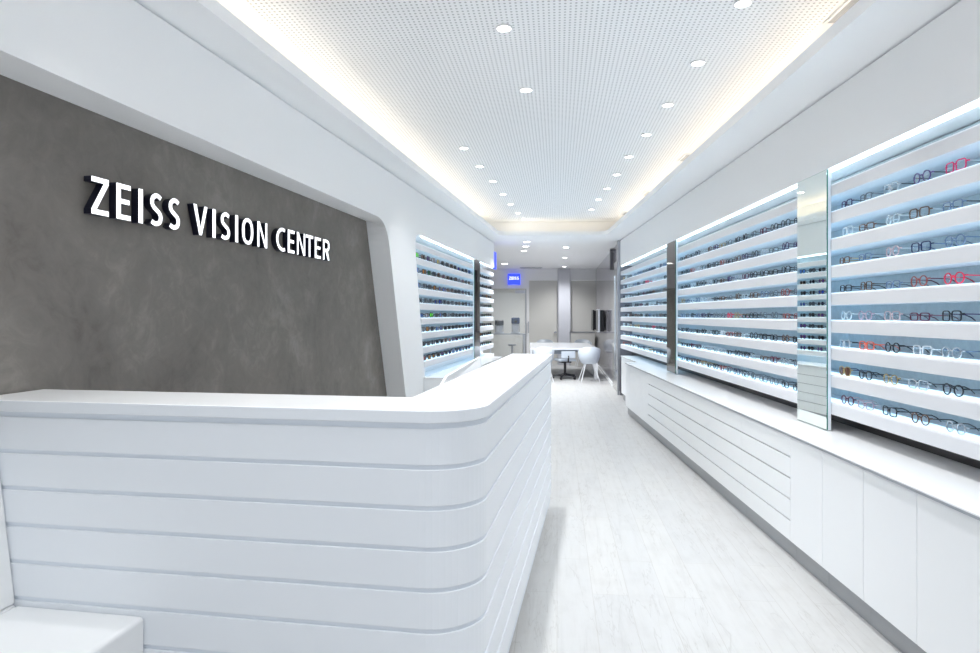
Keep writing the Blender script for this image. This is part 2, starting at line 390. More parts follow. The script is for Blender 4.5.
def mirror(side, s0, s1, label, glass, zb=0.79, turn=0.0):
    P, rot, sg = (PR, aR, 1) if side == 'R' else (PL, aL, -1)
    base = P((s0+s1)/2, 0, 0); L = s1-s0
    t = thing('mirror_panel', label, 'mirror', (base[0], base[1], zb), rot+turn)
    def bx(m, x0, x1, d0, d1, z0, z1): return m.box(x0, x1, min(d0*sg, d1*sg), max(d0*sg, d1*sg), z0, z1)
    h = 2.405-zb
    bx(MB(), -L/2, L/2, 0.0035, 0.022, 0.0, h).build('body', FRAMEW, t)
    bx(MB(), -L/2, L/2, 0.0225, 0.0285, 0.002, h).build('glass_edge', GLASSEDGE, t)
    bx(MB(), -L/2+0.0015, L/2-0.0015, 0.0287, 0.0305, 0.004, h-0.002).build('mirror_glass', glass, t)
mirror('R', 4.060, 4.474, 'tall clear mirror with green glass edge standing on the right worktop', MIRROR, 0.783, 0.009)
mirror('R', 7.88, 8.33, 'narrow dark mirror between the middle and far right displays', DARKREFL)
mirror('L', 10.61, 11.09, 'narrow dark mirror between the two sunglass displays', mat('mirror_darker_reflection', (0.055, 0.05, 0.045), 0.03, metal=1.0))  # darker tint again stands in for the dark reflection

# ------------------------------------------------------------------ right base cabinets and worktop
def cab(side, s0, s1, label, rows, group, dfront=0.28, ztop=0.757):
    P, rot, sg = (PR, aR, 1) if side == 'R' else (PL, aL, -1)
    base = P((s0+s1)/2, 0, 0); L = s1-s0
    t = thing('base_cabinet', label, 'cabinet', (base[0], base[1], 0), rot, group)
    def bx(m, x0, x1, d0, d1, z0, z1, mi=0): return m.box(x0, x1, min(d0*sg, d1*sg), max(d0*sg, d1*sg), z0, z1, mi)
    e = 0.0012
    bx(MB(), -L/2+e, L/2-e, 0.02 if side == 'L' else -0.19, dfront-0.02, 0.105, ztop).build('body', DARKGAP, t)
    if side == 'L' and s0 < 7.7: bx(MB(), -L/2-0.012, -L/2, 0.005, dfront-0.001, 0.0, ztop).build('end_panel', LAM, t)
    bx(MB(), -L/2+e, L/2-e, 0.02 if side == 'L' else -0.19, dfront-0.036, 0.0, 0.1045).build('plinth', PLINTH, t)
    if rows == 1:
        bx(MB(), -L/2+0.0016, L/2-0.0016, dfront-0.0195, dfront, 0.117, ztop).build('door', LAM, t, bevel=0.0012, seg=1)
    else:
        ph = (ztop+0.006-0.117)/rows
        for i in range(rows):
            bx(MB(), -L/2+0.001, L/2-0.001, dfront-0.0195, dfront, 0.117+ph*i, 0.117+ph*(i+1)-0.009).build('drawer', LAM, t, bevel=0.001, seg=1)
    return t
k = 1/ uR.y
near = [3.986, 3.570, 3.148, 2.728, 2.305]
for i in range(4):
    cab('R', near[i+1]*k, near[i]*k, 'white base cabinet with a flat door, %s from the drawers towards the viewer' % ORD[i+1], 1, 'door cabinets under the near right display')
w5 = (8.27-3.986)/5
for i in range(5):
    cab('R', (3.986+w5*i)*k, (3.986+w5*(i+1))*k, 'white five-drawer base cabinet under the right display, %s counted from the viewer' % ORD[i+1], 5, 'drawer cabinets along the right wall')
w4 = (9.95-8.27)/4
for i in range(4):
    cab('R', (8.27+w4*i)*k, (8.27+w4*(i+1))*k, 'white base cabinet with a flat door, %s beyond the drawer cabinets' % ORD[i+1], 1, 'door cabinets at the far end of the right wall')
cab('R', 9.955*k, 11.60*k, 'shallow white base cabinet set back beside the grey glass wall', 1, None, dfront=0.075)
sL = (2.25*k, 9.965*k)
t = thing('worktop', 'long thin white worktop on the right-hand base cabinets', 'worktop', PR((sL[0]+sL[1])/2, 0, 0.758), aR)
hl = (sL[1]-sL[0])/2
MB().prism([(-hl, -0.208), (hl, -0.208)] + [(hl-0.04+0.04*math.cos(a), 0.255+0.04*math.sin(a)) for a in [i*math.pi/16 for i in range(9)]] + [(-hl, 0.295)], 0.0125, 0.022).build('slab', CTOP, t, bevel=0.0025)
MB().box(-hl+0.002, hl-0.042, -0.205, 0.291, 0.0008, 0.0124).build('lower_edge', STEEL, t)  # grey layer below the slab makes the front edge darker
t = thing('worktop', 'short white worktop on the set-back cabinet by the glass wall', 'worktop', PR((9.97+11.61)/2*k, 0, 0.758), aR)
MB().box(-0.815, 0.815, -0.208, 0.09, 0.0008, 0.022).build('slab', CTOP, t, bevel=0.0025)

# left base cabinets and worktop (seen behind the counter and in the mirror)
ls0, ls1 = 7.68, 11.55
for i in range(4):
    w = (ls1-ls0)/4
    cab('L', ls0+w*i, ls0+w*(i+1), 'white five-drawer base cabinet under the sunglasses, %s from the near end' % ORD[i+1], 5, 'drawer cabinets under the sunglass displays', dfront=0.325, ztop=0.757)
t = thing('worktop', 'white worktop beneath the sunglass shelves behind the counter', 'worktop', PL((ls0+ls1)/2, 0, 0.758), aL)
hl = (ls1-ls0)/2+0.014
MB().box(-hl, hl, -0.337, -0.004, 0.0008, 0.022).build('slab', CTOP, t, bevel=0.0025)

# ------------------------------------------------------------------ reception counter
C0 = Vector((-0.033, 2.010, 0))
t = thing('reception_counter', 'L-shaped white reception counter clad in horizontal boards with rounded corner', 'counter', (C0.x, C0.y, 0), aL - math.pi/2)
# local x = right along the front, local y = depth
LW, LT, LD = -1.855, 0.327, 3.05
def plan(ins, r, le=0.0):
    return [(LW+le, ins)] + arc_fillet((-1, ins), (-ins, ins), (-ins, 1), r, 14) + [(-ins, LD-ins), (-0.312+ins*0.3, LD-ins), (-0.312+ins*0.3, LT-ins*0.3), (LW+le, LT-ins*0.3)]
MB().prism(plan(0.0, 0.194), 1.1605, 1.200, 0, 1).build('countertop', [CTOP, CLAD], t, bevel=0.003)
m = MB()
for i in range(8):
    zt = 1.1415 - 0.1288*i
    m.prism(plan(0.008, 0.186, 0.002), zt-0.1145, zt)
m.build('board_cladding', CLAD, t, bevel=0.0022)
MB().prism(plan(0.014, 0.180, 0.004), 0.08, 1.160).build('body', CORE, t)
MB().prism(plan(0.035, 0.159, 0.006), 0.0, 0.0795).build('plinth', PLINTH, t)
MB().box(-0.95, -0.315, LT+0.005, LD-0.05, 0.71, 0.74).build('work_surface', LAM, t)
MB().box(-0.93, -0.90, LT+0.01, LD-0.06, 0.0, 0.709).build('desk_panel', LAM, t)

# tilted white board behind the counter
A, Bp, Cp, D = Vector((-0.330, 3.78, 1.030)), Vector((-0.275, 4.0, 1.128)), Vector((-0.086, 5.0, 1.182)), Vector((-0.085, 4.93, 1.112))
t = thing('tilted_board', 'slim white tilted board rising behind the counter before the sunglasses', 'display board', (-0.22, 4.4, 0.741))
bo = Vector((0.22, -4.4, -0.741)); nn = (Bp-A).cross(D-A).normalized()*0.016
if nn.z > 0: nn = -nn
pp = [A+nn, D+nn, Cp+nn, Bp+nn, A, D, Cp, Bp]
MB().hexa([p+bo for p in pp]).build('board', LAM, t)
MB().box(-0.06, 0.06, -0.10, 0.10, 0, 0.012).build('stand_base', STEEL, t)
MB().tube([(0, 0, 0.012), (0.0, 0.0, 0.33)], 0.012, 8).build('stand_post', STEEL, t)

# ------------------------------------------------------------------ white bench
t = thing('bench', 'white leather bench with leaning backrest pushed against the counter front', 'bench', (C0.x, C0.y, 0), aL - math.pi/2)
b1 = 0.006; b0 = -1.35
MB().box(-1.651, -1.158, b0, b1, 0.06, 0.33).build('seat_base', LEATHER, t, bevel=0.012, seg=3)
MB().box(-1.651, -1.150, b0, b1, 0.332, 0.484).build('seat_cushion', LEATHER, t, bevel=0.016, seg=4, smooth=False)
m = MB(); m.hexa([(-1.852, b0, 0.06), (-1.653, b0, 0.06), (-1.653, b1, 0.06), (-1.852, b1, 0.06), (-1.852, b0, 0.486), (-1.653, b0, 0.486), (-1.653, b1, 0.486), (-1.852, b1, 0.486)]); m.hexa([(-1.852, b0, 0.4861), (-1.653, b0, 0.4861), (-1.653, b1, 0.4861), (-1.852, b1, 0.4861), (-1.852, b0, 1.06), (-1.731, b0, 1.06), (-1.731, b1, 1.06), (-1.852, b1, 1.06)])
m.build('backrest', LEATHER, t, bevel=0.012, seg=3)
MB().box(-1.80, -1.22, b0+0.03, b1-0.03, 0, 0.059).build('plinth', DGREY, t)

# ------------------------------------------------------------------ letters
def crom(pts, n=5, closed=False):
    P = [Vector(p) for p in pts]; out = []; L = len(P)
    for i in range(L if closed else L-1):
        if closed: a, b, c, d = P[i-1], P[i], P[(i+1) % L], P[(i+2) % L]
        else: a, b, c, d = P[max(i-1, 0)], P[i], P[i+1], P[min(i+2, L-1)]
        for k in range(n):
            t = k/n; out.append(0.5*((2*b)+(c-a)*t+(2*a-5*b+4*c-d)*t*t+(3*b-a-3*c+d)*t**3))
    if not closed: out.append(P[-1])
    return out
def glyph(m, ch, w, h, depth, ts, th):
    """one letter standing in the x-z plane, face at y=0 towards -y, return reaching to y=depth"""
    def poly(pts):
        n = len(pts); ar = sum(pts[i][0]*pts[(i+1) % n][1]-pts[(i+1) % n][0]*pts[i][1] for i in range(n))
        if ar < 0: pts = pts[::-1]
        o = len(m.v)
        m.v += [(x, 0, z) for x, z in pts] + [(x, depth, z) for x, z in pts]
        m.f.append(tuple(o+i for i in range(n))); m.m.append(0)
        m.f.append(tuple(o+n+i for i in reversed(range(n)))); m.m.append(1)
        for i in range(n):
            j = (i+1) % n; m.f.append((o+j, o+i, o+n+i, o+n+j)); m.m.append(1)
    def bar(x0, z0, x1, z1): poly([(x0, z0), (x1, z0), (x1, z1), (x0, z1)])
    def stroke(pts, closed=False, tx=ts, tz=th):
        P = crom(pts, 5, closed); n = len(P)
        def off(i):
            a = P[(i-1) % n] if closed or i > 0 else P[i]; c = P[(i+1) % n] if closed or i < n-1 else P[i]
            t = (c-a).normalized(); nn = Vector((-t.y, t.x))
            return Vector((nn.x*tx/2, nn.y*tz/2))
        O = [off(i) for i in range(n)]
        A = [P[i]+O[i] for i in range(n)]; B = [P[i]-O[i] for i in range(n)]
        o = len(m.v)
        for i in range(n):
            m.v += [(A[i].x, 0, A[i].y), (B[i].x, 0, B[i].y), (A[i].x, depth, A[i].y), (B[i].x, depth, B[i].y)]
        for i in range(n if closed else n-1):
            j = (i+1) % n; q, r_ = o+4*i, o+4*j
            m.f += [(q, r_, r_+1, q+1), (q+2, q+3, r_+3, r_+2), (q, q+2, r_+2, r_), (q+1, r_+1, r_+3, q+3)]; m.m += [0, 1, 1, 1]
        if not closed:
            for q in (o, o+4*(n-1)): m.f.append((q, q+1, q+3, q+2)); m.m.append(1)
    sc = lambda L: [(ts/2+(w-ts)*x, th/2+(h-th)*z) for x, z in L]
    if ch == 'I': bar(0, 0, w, h)
    elif ch == 'E':
        bar(0, 0, ts, h); bar(ts, 0, w, th); bar(ts, h-th, w, h); bar(ts, h/2-th/2+0.01*h, w*0.92, h/2+th/2+0.01*h)
    elif ch == 'T': bar(w/2-ts/2, 0, w/2+ts/2, h-th); bar(0, h-th, w, h)
    elif ch == 'Z':
        bar(0, 0, w, th); bar(0, h-th, w, h); poly([(0, th), (ts*1.05, th), (w, h-th), (w-ts*1.05, h-th)])
    elif ch == 'N':
        bar(0, 0, ts*0.86, h); bar(w-ts*0.86, 0, w, h); poly([(ts*0.2, h), (ts*1.05, h), (w-ts*0.2, 0), (w-ts*1.05, 0)])
    elif ch == 'V':
        poly([(0, h), (ts*1.02, h), (w/2+ts*0.42, 0), (w/2-ts*0.42, 0)]); poly([(w-ts*1.02, h), (w, h), (w/2+ts*0.42, 0), (w/2-ts*0.42, 0)])
    elif ch == 'S':
        stroke(sc([(0.98,.915),(0.72,.985),(0.45,.99),(0.14,.90),(0.05,.75),(0.17,.61),(0.5,.50),(0.84,.39),(0.96,.25),(0.86,.09),(0.52,0.01),(0.24,.02),(0.0,.075)]), tx=ts*0.95, tz=th)
    elif ch == 'C':
        stroke(sc([(1.0,.95),(0.72,1.0),(.36,.93),(.09,.74),(0,.5),(.09,.26),(.36,.07),(.72,0),(1.0,.05)]))
    elif ch == 'O':
        stroke(sc([(0.5+0.5*math.copysign(abs(math.cos(a))**0.85, math.cos(a)), 0.5+0.5*math.copysign(abs(math.sin(a))**0.85, math.sin(a))) for a in [2*math.pi*i/14 for i in range(14)]]), closed=True)
    elif ch == 'R':
        bar(0, 0, ts, h)
        stroke([(ts*0.8, h-th/2), (w*0.58, h-th/2), (w-ts*0.62, h*0.86), (w-ts*0.52, h*0.73), (w-ts*0.66, h*0.58), (w*0.56, h*0.5-th*0.1), (ts*0.8, h*0.5-th*0.1)])
        poly([(w*0.36, h*0.46), (w*0.72, h*0.50), (w, 0), (w-ts*1.08, 0)])
FACE_D = -RD + 0.040
def s_of(px):     # position along the wall of an image column on the letter-face plane
    tt = (px-490)/F
    q = oL + nL*FACE_D
    # point (X, Y): X = tt*Y on the plane
    Y = (q.x - uL.x/uL.y*q.y)/(tt - uL.x/uL.y)
    p = Vector((tt*Y, Y, 0)); return (p-q).dot(uL)
word = [('Z',91.4,108.8),('E',116.4,130.7),('I',138.1,143.3),('S',149.6,162.9),('S',168.2,180.3),('V',193.4,207.5),('I',212.1,216.0),('S',220.4,230.4),('I',234.8,238.5),('O',242.0,253.3),('N',257.4,267.2),('C',276.2,285.9),('E',287.8,294.5),('N',297.0,305.2),('T',305.9,313.1),('E',314.8,320.9),('R',323.0,329.4)]
s00 = s_of(word[0][1]); s11 = s_of(word[-1][2]); smid = (s00+s11)/2
bp = PL(smid, FACE_D, 1.944)
t = thing('wall_sign', 'illuminated white sign lettering with dark returns on the concrete wall', 'sign', bp, aL)
# local x runs along the wall, local -y faces the shop
for ch, a, c in word:
    if ch == 'I': a, c = a+0.4, c-0.4
    sa, sb = s_of(a), s_of(c); m = MB()
    glyph(m, ch, sb-sa, 0.165, 0.038, 0.0285 if ch != 'I' else (sb-sa), 0.0225)
    o = m.build('letter', [SIGNFACE, SIGNSIDE], t, fix=False); o.location = (sa-smid, 0, 0)

# ------------------------------------------------------------------ downlights
def downlight(px, py, z, label, group, r=0.041, power=50, size=96, at=None):
    if at: X, Y = at
    else: Y = (z-H)*F/(YH-py); X = (px-490)/F*Y
    if Y > 7 and z == ZC: power *= 0.62
    t = thing('downlight', label, 'ceiling light', (X, Y, z-0.012), 0, group)
    MB().lathe([(r*1.22, 0.0115), (r*1.22, 0.002), (r*1.12, 0.0), (r, 0.0), (r, 0.0115)], 20).build('trim_ring', TRIM, t)
    MB().lathe([(r*0.985, 0.009), (r*0.985, 0.004), (r*0.6, 0.0015)], 20).build('lens', LAMP, t)
    l = bpy.data.lights.new('downlight_beam', 'SPOT'); l.energy = power; l.spot_size = math.radians(size); l.spot_blend = 1.0; l.shadow_soft_size = 0.045; l.color = (0.965, 0.985, 1.0)
    lo = bpy.data.objects.new('downlight_beam', l); COL.objects.link(lo); lo.parent = t; lo.location = (0, 0, -0.02)
PW = 28.5
right = [(743,2),(698,62),(668,104),(646.5,134),(629,156),(616.5,174),(607,188),(598.6,199),(591.4,209)]
left = [(464,147.3),(480,165.7),(493,180.7),(503,193.6),(510.8,203.8),(518,212.6),(524,218.6)]
for i, (x, y) in enumerate(right):
    downlight(x, y, ZC, 'round recessed downlight, %s from the viewer in the row by the eyeglass wall' % ORD[i+1], 'downlights in the right ceiling row', power=PW)
for i, (x, y) in enumerate(left):
    downlight(x, y, ZC, 'round recessed downlight, %s from the viewer in the row by the sunglasses' % ORD[i+1], 'downlights in the left ceiling row', power=PW if i < 6 else 4)
downlight(504, 27, ZC, 'round recessed downlight alone in mid ceiling, nearest above the counter', 'downlights over the counter', power=PW*2.0, size=100)
downlight(526, 89, ZC, 'round recessed downlight in mid ceiling, farther of two above the counter', 'downlights over the counter', power=PW*2.0, size=100)
for x, y, w in [(1.33,2.68,'in the eyeglass-wall row, first behind the visible ones'),(1.30,1.80,'in the eyeglass-wall row, second behind the visible ones'),(1.27,0.93,'in the eyeglass-wall row, third behind the visible ones'),
                (-0.10,2.80,'over the front edge of the counter'),(-0.28,1.75,'over the aisle before the counter'),(-1.05,1.55,'over the white bench'),(-0.95,2.45,'over the left end of the counter'),(-0.3,0.6,'nearest the shopfront')]:
    downlight(0, 0, ZC, 'added unseen downlight ' + w, 'added downlights above the viewer', power=PW*(0.95 if x > 0 else 0.7), size=96, at=(x, y))  # unseen extra lamps, added to light the counter and bench
rear = [(526.8,241.3,'nearest of the three close together left of centre'),(525.6,246,'middle of the three close together left of centre'),(524,250.4,'farthest of the three close together left of centre'),
        (566,247,'nearest of the row right of centre'),(565,257.5,'second of the row right of centre'),(564,266.3,'farthest of the row right of centre'),(504.7,263.5,'by itself before the blue sign')]
for x, y, w in [(0.55, 20.7, 'over the instrument desk'), (2.3, 21.2, 'behind the beige doors')]:  # hidden lamps added to brighten the room behind the glass
    downlight(0, 0, ZS, 'added hidden downlight in the rear ceiling ' + w, 'downlights in the rear ceiling', r=0.05, power=60, size=150, at=(x, y))
for x, y, w in rear:
    downlight(x, y, ZS, 'recessed downlight in the lower rear ceiling, ' + w, 'downlights in the rear ceiling', r=0.06 if x != 504.7 else 0.085, power=72, size=140)

# slot vents in the plain border beside the lip
for i, (px, py, L) in enumerate([(850, 5, 0.42), (683, 157, 0.32), (645, 193, 0.32), (622.5, 213, 0.32)]):
    Y = 1.7*F/(YH-py); s = Y*k
    p = PR(s, 1.965-1.81-0.03, ZC-0.012)
    t = thing('ceiling_vent', 'slim slot air vent in the cove above the right wall, %s from the viewer' % ORD[i+1], 'vent', p, aR, 'slot vents in the right cove')
    MB().box(-L/2, L/2, -0.05, -0.035, 0, 0.0115).box(-L/2, L/2, 0.035, 0.05, 0, 0.0115).box(-L/2, -L/2+0.015, -0.035, 0.035, 0, 0.0115).box(L/2-0.015, L/2, -0.035, 0.035, 0, 0.0115).build('frame', TRIM, t)
    MB().box(-L/2+0.016, L/2-0.016, -0.034, 0.034, 0.004, 0.011).build('slot', STEEL, t)

# ------------------------------------------------------------------ eyewear
def lens_outline(shape, n=18):
    a, b = {'rectangular': (0.0265, 0.0165), 'round': (0.0235, 0.0225), 'cat-eye': (0.0275, 0.0195), 'square': (0.0265, 0.0205), 'aviator': (0.0285, 0.0245)}[shape]
    e = {'rectangular': 0.42, 'round': 1.0, 'cat-eye': 0.7, 'square': 0.45, 'aviator': 0.75}[shape]
    pts = []
    for i in range(n):
        t = 2*math.pi*i/n; c, s = math.cos(t), math.sin(t)
        x = a*math.copysign(abs(c)**e, c); z = b*math.copysign(abs(s)**e, s)
        if shape == 'cat-eye': z += 0.18*max(0, x)*(1 if z > 0 else 0.2)
        if shape == 'aviator': x *= 1.0 + 0.12*z/b; 
        pts.append((x, z))
    zm = min(z for x, z in pts)
    return a, b, [(x, z-zm+0.0035) for x, z in pts]
CX = 0.0345
def front_bm(shape, r=0.0030):
    a, b, pts = lens_outline(shape); m = MB()
    zc = max(z for x, z in pts)*0.72
    for sg in (-1, 1):
        m.tube([(sg*CX+sg*x, 0.004*(abs(sg*CX+sg*x)/0.06)**2, z) for x, z in pts], r, 5, 0, True, up=(0, 1, 0))
        xo = CX+a
        m.tube([(sg*xo, 0.004, zc), (sg*(xo+0.008), 0.007, zc+0.001), (sg*(xo+0.009), 0.013, zc+0.001)], r*1.1, 5)
    g = CX-a
    m.tube([(-g-0.002, 0.0, zc-0.002), (-g*0.4, -0.002, zc+0.001), (g*0.4, -0.002, zc+0.001), (g+0.002, 0.0, zc-0.002)], r*1.05, 5)
    return m
def lens_bm(shape, sg):
    a, b, pts = lens_outline(shape); m = MB(); n = len(pts)
    vs = [(sg*CX+sg*x*0.97, 0.003*(abs(sg*CX+sg*x)/0.06)**2, 0.0035+(z-0.0035)*0.98) for x, z in pts]
    zc = sum(v[2] for v in vs)/n
    return m.add(vs+[(sg*CX, -0.0015, zc)], [(i, (i+1) % n, n) for i in range(n)])
def temple_bm(shape, sg, r=0.0024):
    a, b, pts = lens_outline(shape); zc = max(z for x, z in pts)*0.72; x = CX+a+0.009
    return MB().tube([(sg*x, 0.013, zc), (sg*(x+0.001), 0.06, zc-0.001), (sg*x, 0.098, zc-0.003), (sg*(x-0.003), 0.122, zc*0.55), (sg*(x-0.005), 0.138, 0.0026)], [r, r, r, r*1.1, r*0.9], 5)
COLS = {
 'black': (0.012,0.012,0.016), 'dark purple': (0.05,0.02,0.09), 'pink red': (0.75,0.03,0.16), 'smoke grey': (0.16,0.18,0.20), 'pale grey': (0.50,0.54,0.57), 'brown': (0.14,0.06,0.025),
 'tortoise brown': (0.13,0.065,0.03), 'navy blue': (0.02,0.03,0.10), 'red brown': (0.36,0.08,0.06), 'bright red': (0.85,0.03,0.09), 'lilac pink': (0.48,0.36,0.44), 'rose clear': (0.62,0.45,0.47),
 'maroon': (0.12,0.012,0.04), 'coral orange': (0.95,0.16,0.08), 'white': (0.85,0.86,0.88), 'silver': (0.55,0.57,0.60), 'gold': (0.50,0.36,0.17), 'slate blue': (0.15,0.22,0.34), 'violet': (0.09,0.05,0.18), 'clear': (0.62,0.70,0.74)}
FM = {c: mat('frame_'+c.replace(' ', '_'), v, 0.28) for c, v in COLS.items()}
FM['silver'].node_tree.nodes['Principled BSDF'].inputs['Metallic'].default_value = 0.8
FM['gold'].node_tree.nodes['Principled BSDF'].inputs['Metallic'].default_value = 0.7
SUNL = {c: mat('lens_'+c.replace(' ', '_'), v, 0.08) for c, v in {
 'black': (0.012,0.012,0.02), 'deep blue': (0.02,0.05,0.30), 'amber': (0.42,0.18,0.03), 'green': (0.03,0.16,0.06), 'lime green': (0.12,0.95,0.03), 'brown': (0.12,0.05,0.025), 'smoke': (0.07,0.08,0.10),
 'purple': (0.09,0.04,0.18), 'rose': (0.40,0.13,0.13), 'mirror blue': (0.10,0.22,0.55), 'clear grey': (0.42,0.46,0.52), 'yellow': (0.7,0.5,0.05)}.items()}
SHAPES = ['rectangular', 'round', 'cat-eye', 'square']
proto = {}
def get_proto(shape):
    if shape not in proto:
        proto[shape] = [front_bm(shape), lens_bm(shape, -1), lens_bm(shape, 1), temple_bm(shape, -1), temple_bm(shape, 1)]
        out = []
        for m, nm in zip(proto[shape], ('frame_front', 'lens', 'lens', 'temple', 'temple')):
            me = bpy.data.meshes.new(nm); me.from_pydata(m.v, [], m.f)
            me.materials.append(LENS if nm == 'lens' else FM['black'])
            for p in me.polygons: p.use_smooth = True
            out.append((nm, me))
        proto[shape] = out
    return proto[shape]
def glasses_parts(loc, rot, shape, colr, temple_col, label, group, lensmat=None):
    t = thing('eyeglasses', label, 'glasses', loc, rot, group); t.scale = (1.1,)*3
    for nm, me in get_proto(shape):
        o = bpy.data.objects.new(nm, me); COL.objects.link(o); o.parent = t
        o.material_slots[0].link = 'OBJECT'
        o.material_slots[0].material = (lensmat or LENS) if nm == 'lens' else FM[temple_col if nm == 'temple' else colr]
    return t
single = {}
def glasses_single(name, loc, rot, shape, fm, lm, label, group, r=0.003):
    key = (shape, name)
    if key not in single:
        m = front_bm(shape, r)
        for sg in (-1, 1):
            t = temple_bm(shape, sg, r); m.add(t.v, t.f, 0); l = lens_bm(shape, sg); m.add(l.v, l.f, 1)
        me = bpy.data.meshes.new(name); me.from_pydata(m.v, [], m.f); me.materials.append(FM['black']); me.materials.append(LENS)
        for p, mi in zip(me.polygons, m.m): p.material_index = mi; p.use_smooth = True
        single[key] = me
    o = bpy.data.objects.new(name, single[key]); COL.objects.link(o); o.location = loc; o.scale = (1.15,)*3 if name == 'sunglasses' else (1.1,)*3; o.rotation_euler = (0, 0, rot)
    for i, mm_ in enumerate((fm, lm)): o.material_slots[i].link = 'OBJECT'; o.material_slots[i].material = mm_
    return tag(o, label, 'glasses' if name == 'eyeglasses' else 'sunglasses', group)

rotR = aR + math.pi; rotL = aL
nearcol = [
 [('dark purple','rectangular','black'),('smoke grey','rectangular','smoke grey'),('pale grey','square','black'),('violet','round','black'),('pink red','square','pale grey')],
 [('clear','square','clear'),('brown','rectangular','black'),('clear','round','pale grey'),('tortoise brown','square','pale grey'),('slate blue','rectangular','black')],
 [('brown','rectangular','gold'),('slate blue','rectangular','smoke grey'),('rose clear','round','pale grey'),('navy blue','square','slate blue'),('slate blue','round','slate blue')],
 [('black','rectangular','black'),('tortoise brown','square','black'),('slate blue','rectangular','smoke grey'),('red brown','round','maroon'),('bright red','round','bright red')],
 [('clear','round','pale grey'),('lilac pink','round','silver'),('rose clear','square','smoke grey'),('maroon','rectangular','maroon'),('black','square','dark purple')],
 [('pale grey','square','black'),('coral orange','square','coral orange'),('black','round','black'),('white','square','white'),('silver','round','slate blue')],
 [('gold','aviator','navy blue'),('black','round','black'),('gold','round','pale grey'),('pale grey','square','black'),('black','round','black')],
 [('maroon','round','rose clear'),('lilac pink','cat-eye','pale grey'),('black','square','black'),('brown','round','black'),('silver','round','black')]]
nearY = [3.930, 3.705, 3.462, 3.215, 2.972]
BROWNLENS = mat('brown_sun_lens', (0.10, 0.035, 0.015), 0.1)
for row in range(8):
    z = zrow(row+1)+0.0030
    for q in range(5):
        c, sh, tc = nearcol[row][q]
        s = (nearY[q] + random.uniform(-0.02, 0.02))*k
        special = (row == 6 and q == 0)
        kindword = 'brown-lensed gold aviator glasses' if special else '%s %s eyeglasses' % (c, sh)
        glasses_parts(PR(s, -0.024, z), rotR+random.uniform(-0.10, 0.10), sh, c, tc,
            '%s, %s pair from the mirror, %s row down, nearest right display' % (kindword, ORD[q+1], ORD[row+1]), 'eyeglasses in the nearest right display', BROWNLENS if special else None)
pal = ['black']*9 + ['smoke grey']*4 + ['pale grey']*2 + ['clear']*2 + ['silver']*2 + ['gold', 'brown', 'tortoise brown', 'navy blue', 'slate blue', 'slate blue', 'dark purple', 'maroon', 'red brown']
for row in range(8):
    z = zrow(row+1)+0.0030
    for q in range(16):
        c = random.choice(pal); sh = random.choice(SHAPES); Y = 4.60 + q*0.2105 + random.uniform(-0.018, 0.018)
        if (row, q) == (4, 7): c = 'bright red'
        if (row, q) == (6, 2): c = 'maroon'
        if (row, q) == (5, 8): c = 'white'
        if (row, q) == (7, 8): c = 'red brown'
        glasses_parts(PR(Y*k, -0.024, z), rotR+random.uniform(-0.1, 0.1), sh, c, random.choice([c, c, 'black']),
            '%s %s eyeglasses, %s pair from the clear mirror, %s row down, middle right display' % (c, sh, ORD[q+1], ORD[row+1]), 'eyeglasses in the middle right display')
    for q in range(16):
        c = random.choice(pal); sh = random.choice(SHAPES); Y = 8.47 + q*0.232 + random.uniform(-0.02, 0.02)
        if (row, q) == (1, 6): c = 'bright red'
        if (row, q) == (5, 4): c = 'bright red'
        glasses_single('eyeglasses', PR(Y*k, -0.024, z), rotR+random.uniform(-0.1, 0.1), sh, FM[c], LENS,
            '%s %s eyeglasses, %s pair from the dark mirror, %s row down, farthest right display' % (c, sh, ORD[q+1], ORD[row+1]), 'eyeglasses in the farthest right display')
spal = ['black']*5 + ['smoke']*4 + ['deep blue', 'purple', 'brown', 'mirror blue', 'clear grey', 'amber', 'green']
fixed = {(0,0):'lime green',(0,1):'brown',(0,2):'purple',(0,3):'clear grey',(0,4):'yellow',(1,0):'mirror blue',(1,1):'amber',(1,2):'green',(1,3):'smoke',(1,4):'brown',(2,3):'amber',(4,0):'mirror blue',(4,1):'clear grey',(4,2):'lime green',(5,0):'clear grey',(5,1):'amber',(6,6):'rose',(7,0):'rose',(7,1):'amber',(7,2):'amber'}
for row in range(8):
    z = zrow(row+1)+0.0030
    s0 = O2l(z)+0.14
    for q in range(13):
        s = s0 + (10.47-s0)*q/12 + random.uniform(-0.015, 0.015)
        lc = fixed.get((row, q), random.choice(spal[:13])); sh = random.choice(['aviator', 'square', 'aviator', 'round'])
        glasses_single('sunglasses', PL(s, -0.024, z), rotL+random.uniform(-0.06, 0.06), sh, FM[random.choice(['black', 'black', 'black', 'black', 'tortoise brown', 'smoke grey'])], SUNL[lc],
            '%s-lensed %s sunglasses, %s pair from the slanted edge, %s row down' % (lc.replace(' ', '-'), sh, ORD[q+1], ORD[row+1]), 'sunglasses in the slanted left display', 0.0036)
    for q in range(7):
        s = 11.23 + q*0.215 + random.uniform(-0.015, 0.015)
        lc = random.choice(spal); sh = random.choice(['aviator', 'square', 'round'])
        glasses_single('sunglasses', PL(s, -0.024, z), rotL+random.uniform(-0.06, 0.06), sh, FM['black'], SUNL[lc],
            '%s-lensed %s sunglasses, %s pair past the dark mirror, %s row down, narrow left display' % (lc.replace(' ', '-'), sh, ORD[q+1], ORD[row+1]), 'sunglasses in the narrow left display', 0.0036)

